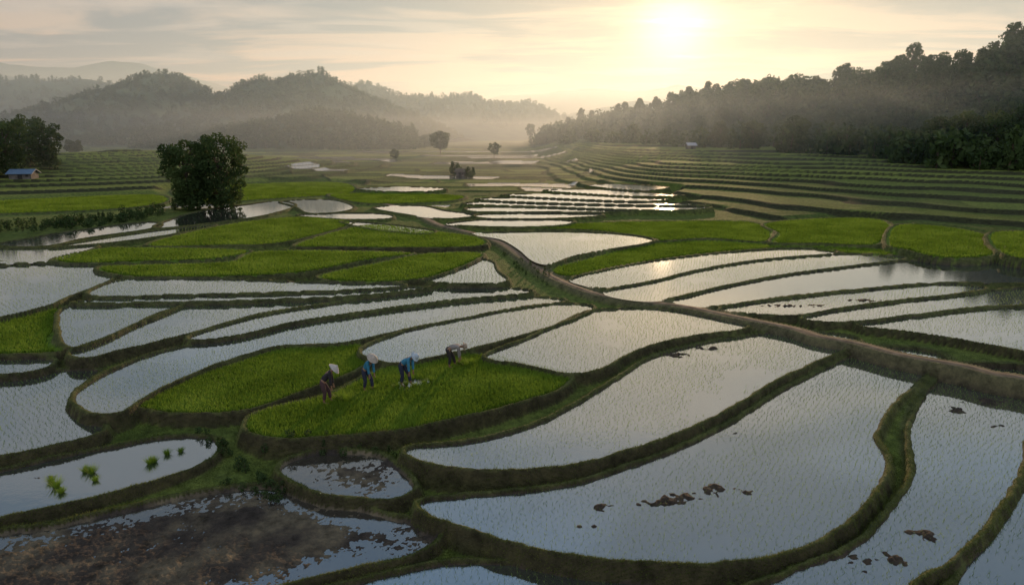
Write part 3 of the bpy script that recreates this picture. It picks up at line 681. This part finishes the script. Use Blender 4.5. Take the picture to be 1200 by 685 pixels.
# ---------------- mist
def vol(name,label,x0,x1,y0,y1,z0,z1,dens,col,an):
    m,nt,out=newmat(name); s=nt.nodes.new('ShaderNodeVolumeScatter'); s.inputs['Color'].default_value=(*col,1); s.inputs['Density'].default_value=dens; s.inputs['Anisotropy'].default_value=an
    nt.links.new(s.outputs[0],out.inputs['Volume'])
    ob(name,mk(name,*boxm(x0,x1,y0,y1,z0,z1),[m]),label,'mist','structure')
vol('morning_haze','thin morning haze filling the valley',-3000,3000,115,5000,20,130,.0009,(.62,.84,1),.48)
vol('valley_mist','low white mist lying on the valley floor',-1500,1500,115.5,3000,-6,19.9,.0017,(.68,.86,1),.48)
# ---------------- light
AZ=math.radians(12.6);EL=math.radians(7.5)
S=Vector((math.sin(AZ)*math.cos(EL),math.cos(AZ)*math.cos(EL),math.sin(EL)))
sun=bpy.data.lights.new('sun','SUN');sun.energy=5;sun.angle=math.radians(1.5);sun.color=(1,.77,.50)
so=bpy.data.objects.new('sun',sun);COL.objects.link(so);so.rotation_euler=S.to_track_quat('Z','Y').to_euler();so.location=S*500
w=bpy.data.worlds.new("World");sc.world=w;w.use_nodes=True;nt=w.node_tree;nt.nodes.clear()
out=nt.nodes.new('ShaderNodeOutputWorld')
sky=nt.nodes.new('ShaderNodeTexSky');sky.sky_type='NISHITA';sky.sun_disc=False;sky.sun_elevation=EL;sky.sun_rotation=AZ;sky.air_density=1.0;sky.dust_density=.3
bg=nt.nodes.new('ShaderNodeBackground');bg.inputs[1].default_value=.008;nt.links.new(sky.outputs[0],bg.inputs[0])
tc=nt.nodes.new('ShaderNodeTexCoord')
sep=nt.nodes.new('ShaderNodeSeparateXYZ');nt.links.new(tc.outputs['Generated'],sep.inputs[0])
def math_(op,a=None,b=None,c=None,clamp=False):
    n=nt.nodes.new('ShaderNodeMath');n.operation=op;n.use_clamp=clamp
    for i,q in enumerate((a,b,c)):
        if q is None:continue
        if isinstance(q,(int,float)):n.inputs[i].default_value=q
        else:nt.links.new(q,n.inputs[i])
    return n.outputs[0]
def mixc(f,a,b):
    n=nt.nodes.new('ShaderNodeMix');n.data_type='RGBA'
    for s,q in ((0,f),(6,a),(7,b)):
        if isinstance(q,tuple):n.inputs[s].default_value=(*q,1)
        elif isinstance(q,float):n.inputs[s].default_value=q
        else:nt.links.new(q,n.inputs[s])
    return n.outputs[2]
zc=math_('MAXIMUM',sep.outputs[2],0.0); den=math_('ADD',zc,.06)
cx_=math_('DIVIDE',sep.outputs[0],den);cy_=math_('DIVIDE',sep.outputs[1],den)
cmb=nt.nodes.new('ShaderNodeCombineXYZ');nt.links.new(cx_,cmb.inputs[0]);nt.links.new(cy_,cmb.inputs[1])
def cloudn(scale,loc,sc_,lo,hi,det=9):
    mp=nt.nodes.new('ShaderNodeMapping');mp.inputs['Scale'].default_value=sc_;mp.inputs['Location'].default_value=loc;mp.inputs['Rotation'].default_value=(0,0,.12);nt.links.new(cmb.outputs[0],mp.inputs[0])
    cn=nt.nodes.new('ShaderNodeTexNoise');cn.inputs['Scale'].default_value=scale;cn.inputs['Detail'].default_value=det;cn.inputs['Roughness'].default_value=.56;cn.inputs['Distortion'].default_value=.5;nt.links.new(mp.outputs[0],cn.inputs['Vector'])
    cr=nt.nodes.new('ShaderNodeMapRange');cr.inputs[1].default_value=lo;cr.inputs[2].default_value=hi;cr.interpolation_type='SMOOTHSTEP';nt.links.new(cn.outputs[0],cr.inputs[0]);return cr.outputs[0]
c1=cloudn(.85,(3.1,1.7,0),(.5,1.0,1),.41,.53)
c2=cloudn(1.3,(7.3,.4,0),(.5,1.2,1),.51,.62)
dt=nt.nodes.new('ShaderNodeVectorMath');dt.operation='DOT_PRODUCT';dt.inputs[1].default_value=tuple(S);nt.links.new(tc.outputs['Generated'],dt.inputs[0])
dot=math_('MAXIMUM',dt.outputs['Value'],0.0)
h1_=math_('POWER',dot,900.0);h2_=math_('POWER',dot,140.0);h3_=math_('POWER',dot,22.0)
rr=ramp(nt,zc,[(0,(.62,.44,.30)),(.09,(.58,.44,.33)),(.19,(.40,.38,.37)),(.32,(.20,.28,.38)),(.6,(.18,.29,.44)),(1,(.34,.44,.60))])
clear=mixc(math_('MULTIPLY',h3_,.8),rr.outputs[0],(.86,.57,.28))
dark=mixc(h3_,(.125,.16,.205),(.34,.26,.19))
zf=math_('SUBTRACT',1.0,math_('MULTIPLY',zc,.6),clamp=True)
s1=mixc(math_('MULTIPLY',c1,math_('MULTIPLY',zf,.88)),clear,dark)
lit=mixc(h3_,(.48,.44,.41),(1.0,.72,.42))
s2=mixc(math_('MULTIPLY',c2,math_('MULTIPLY',zf,.5)),s1,lit)
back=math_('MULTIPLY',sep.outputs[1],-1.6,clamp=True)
s3=mixc(math_('MULTIPLY',back,.85),s2,(.62,.62,.70))  # sky behind the camera brightened: added fill on banks and hills facing it
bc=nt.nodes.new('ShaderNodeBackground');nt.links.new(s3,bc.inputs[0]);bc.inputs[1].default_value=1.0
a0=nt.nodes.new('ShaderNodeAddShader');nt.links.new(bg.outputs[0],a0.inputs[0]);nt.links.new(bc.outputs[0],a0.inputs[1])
bh=nt.nodes.new('ShaderNodeBackground');bh.inputs[0].default_value=(1,.80,.50,1)
vk=math_('SUBTRACT',1.0,math_('MULTIPLY',c1,.35))   # the cloud layer veils the sun glow
hs2=math_('MULTIPLY',math_('ADD',math_('MULTIPLY',h1_,1.9),math_('MULTIPLY',h2_,.38)),vk);nt.links.new(hs2,bh.inputs[1])
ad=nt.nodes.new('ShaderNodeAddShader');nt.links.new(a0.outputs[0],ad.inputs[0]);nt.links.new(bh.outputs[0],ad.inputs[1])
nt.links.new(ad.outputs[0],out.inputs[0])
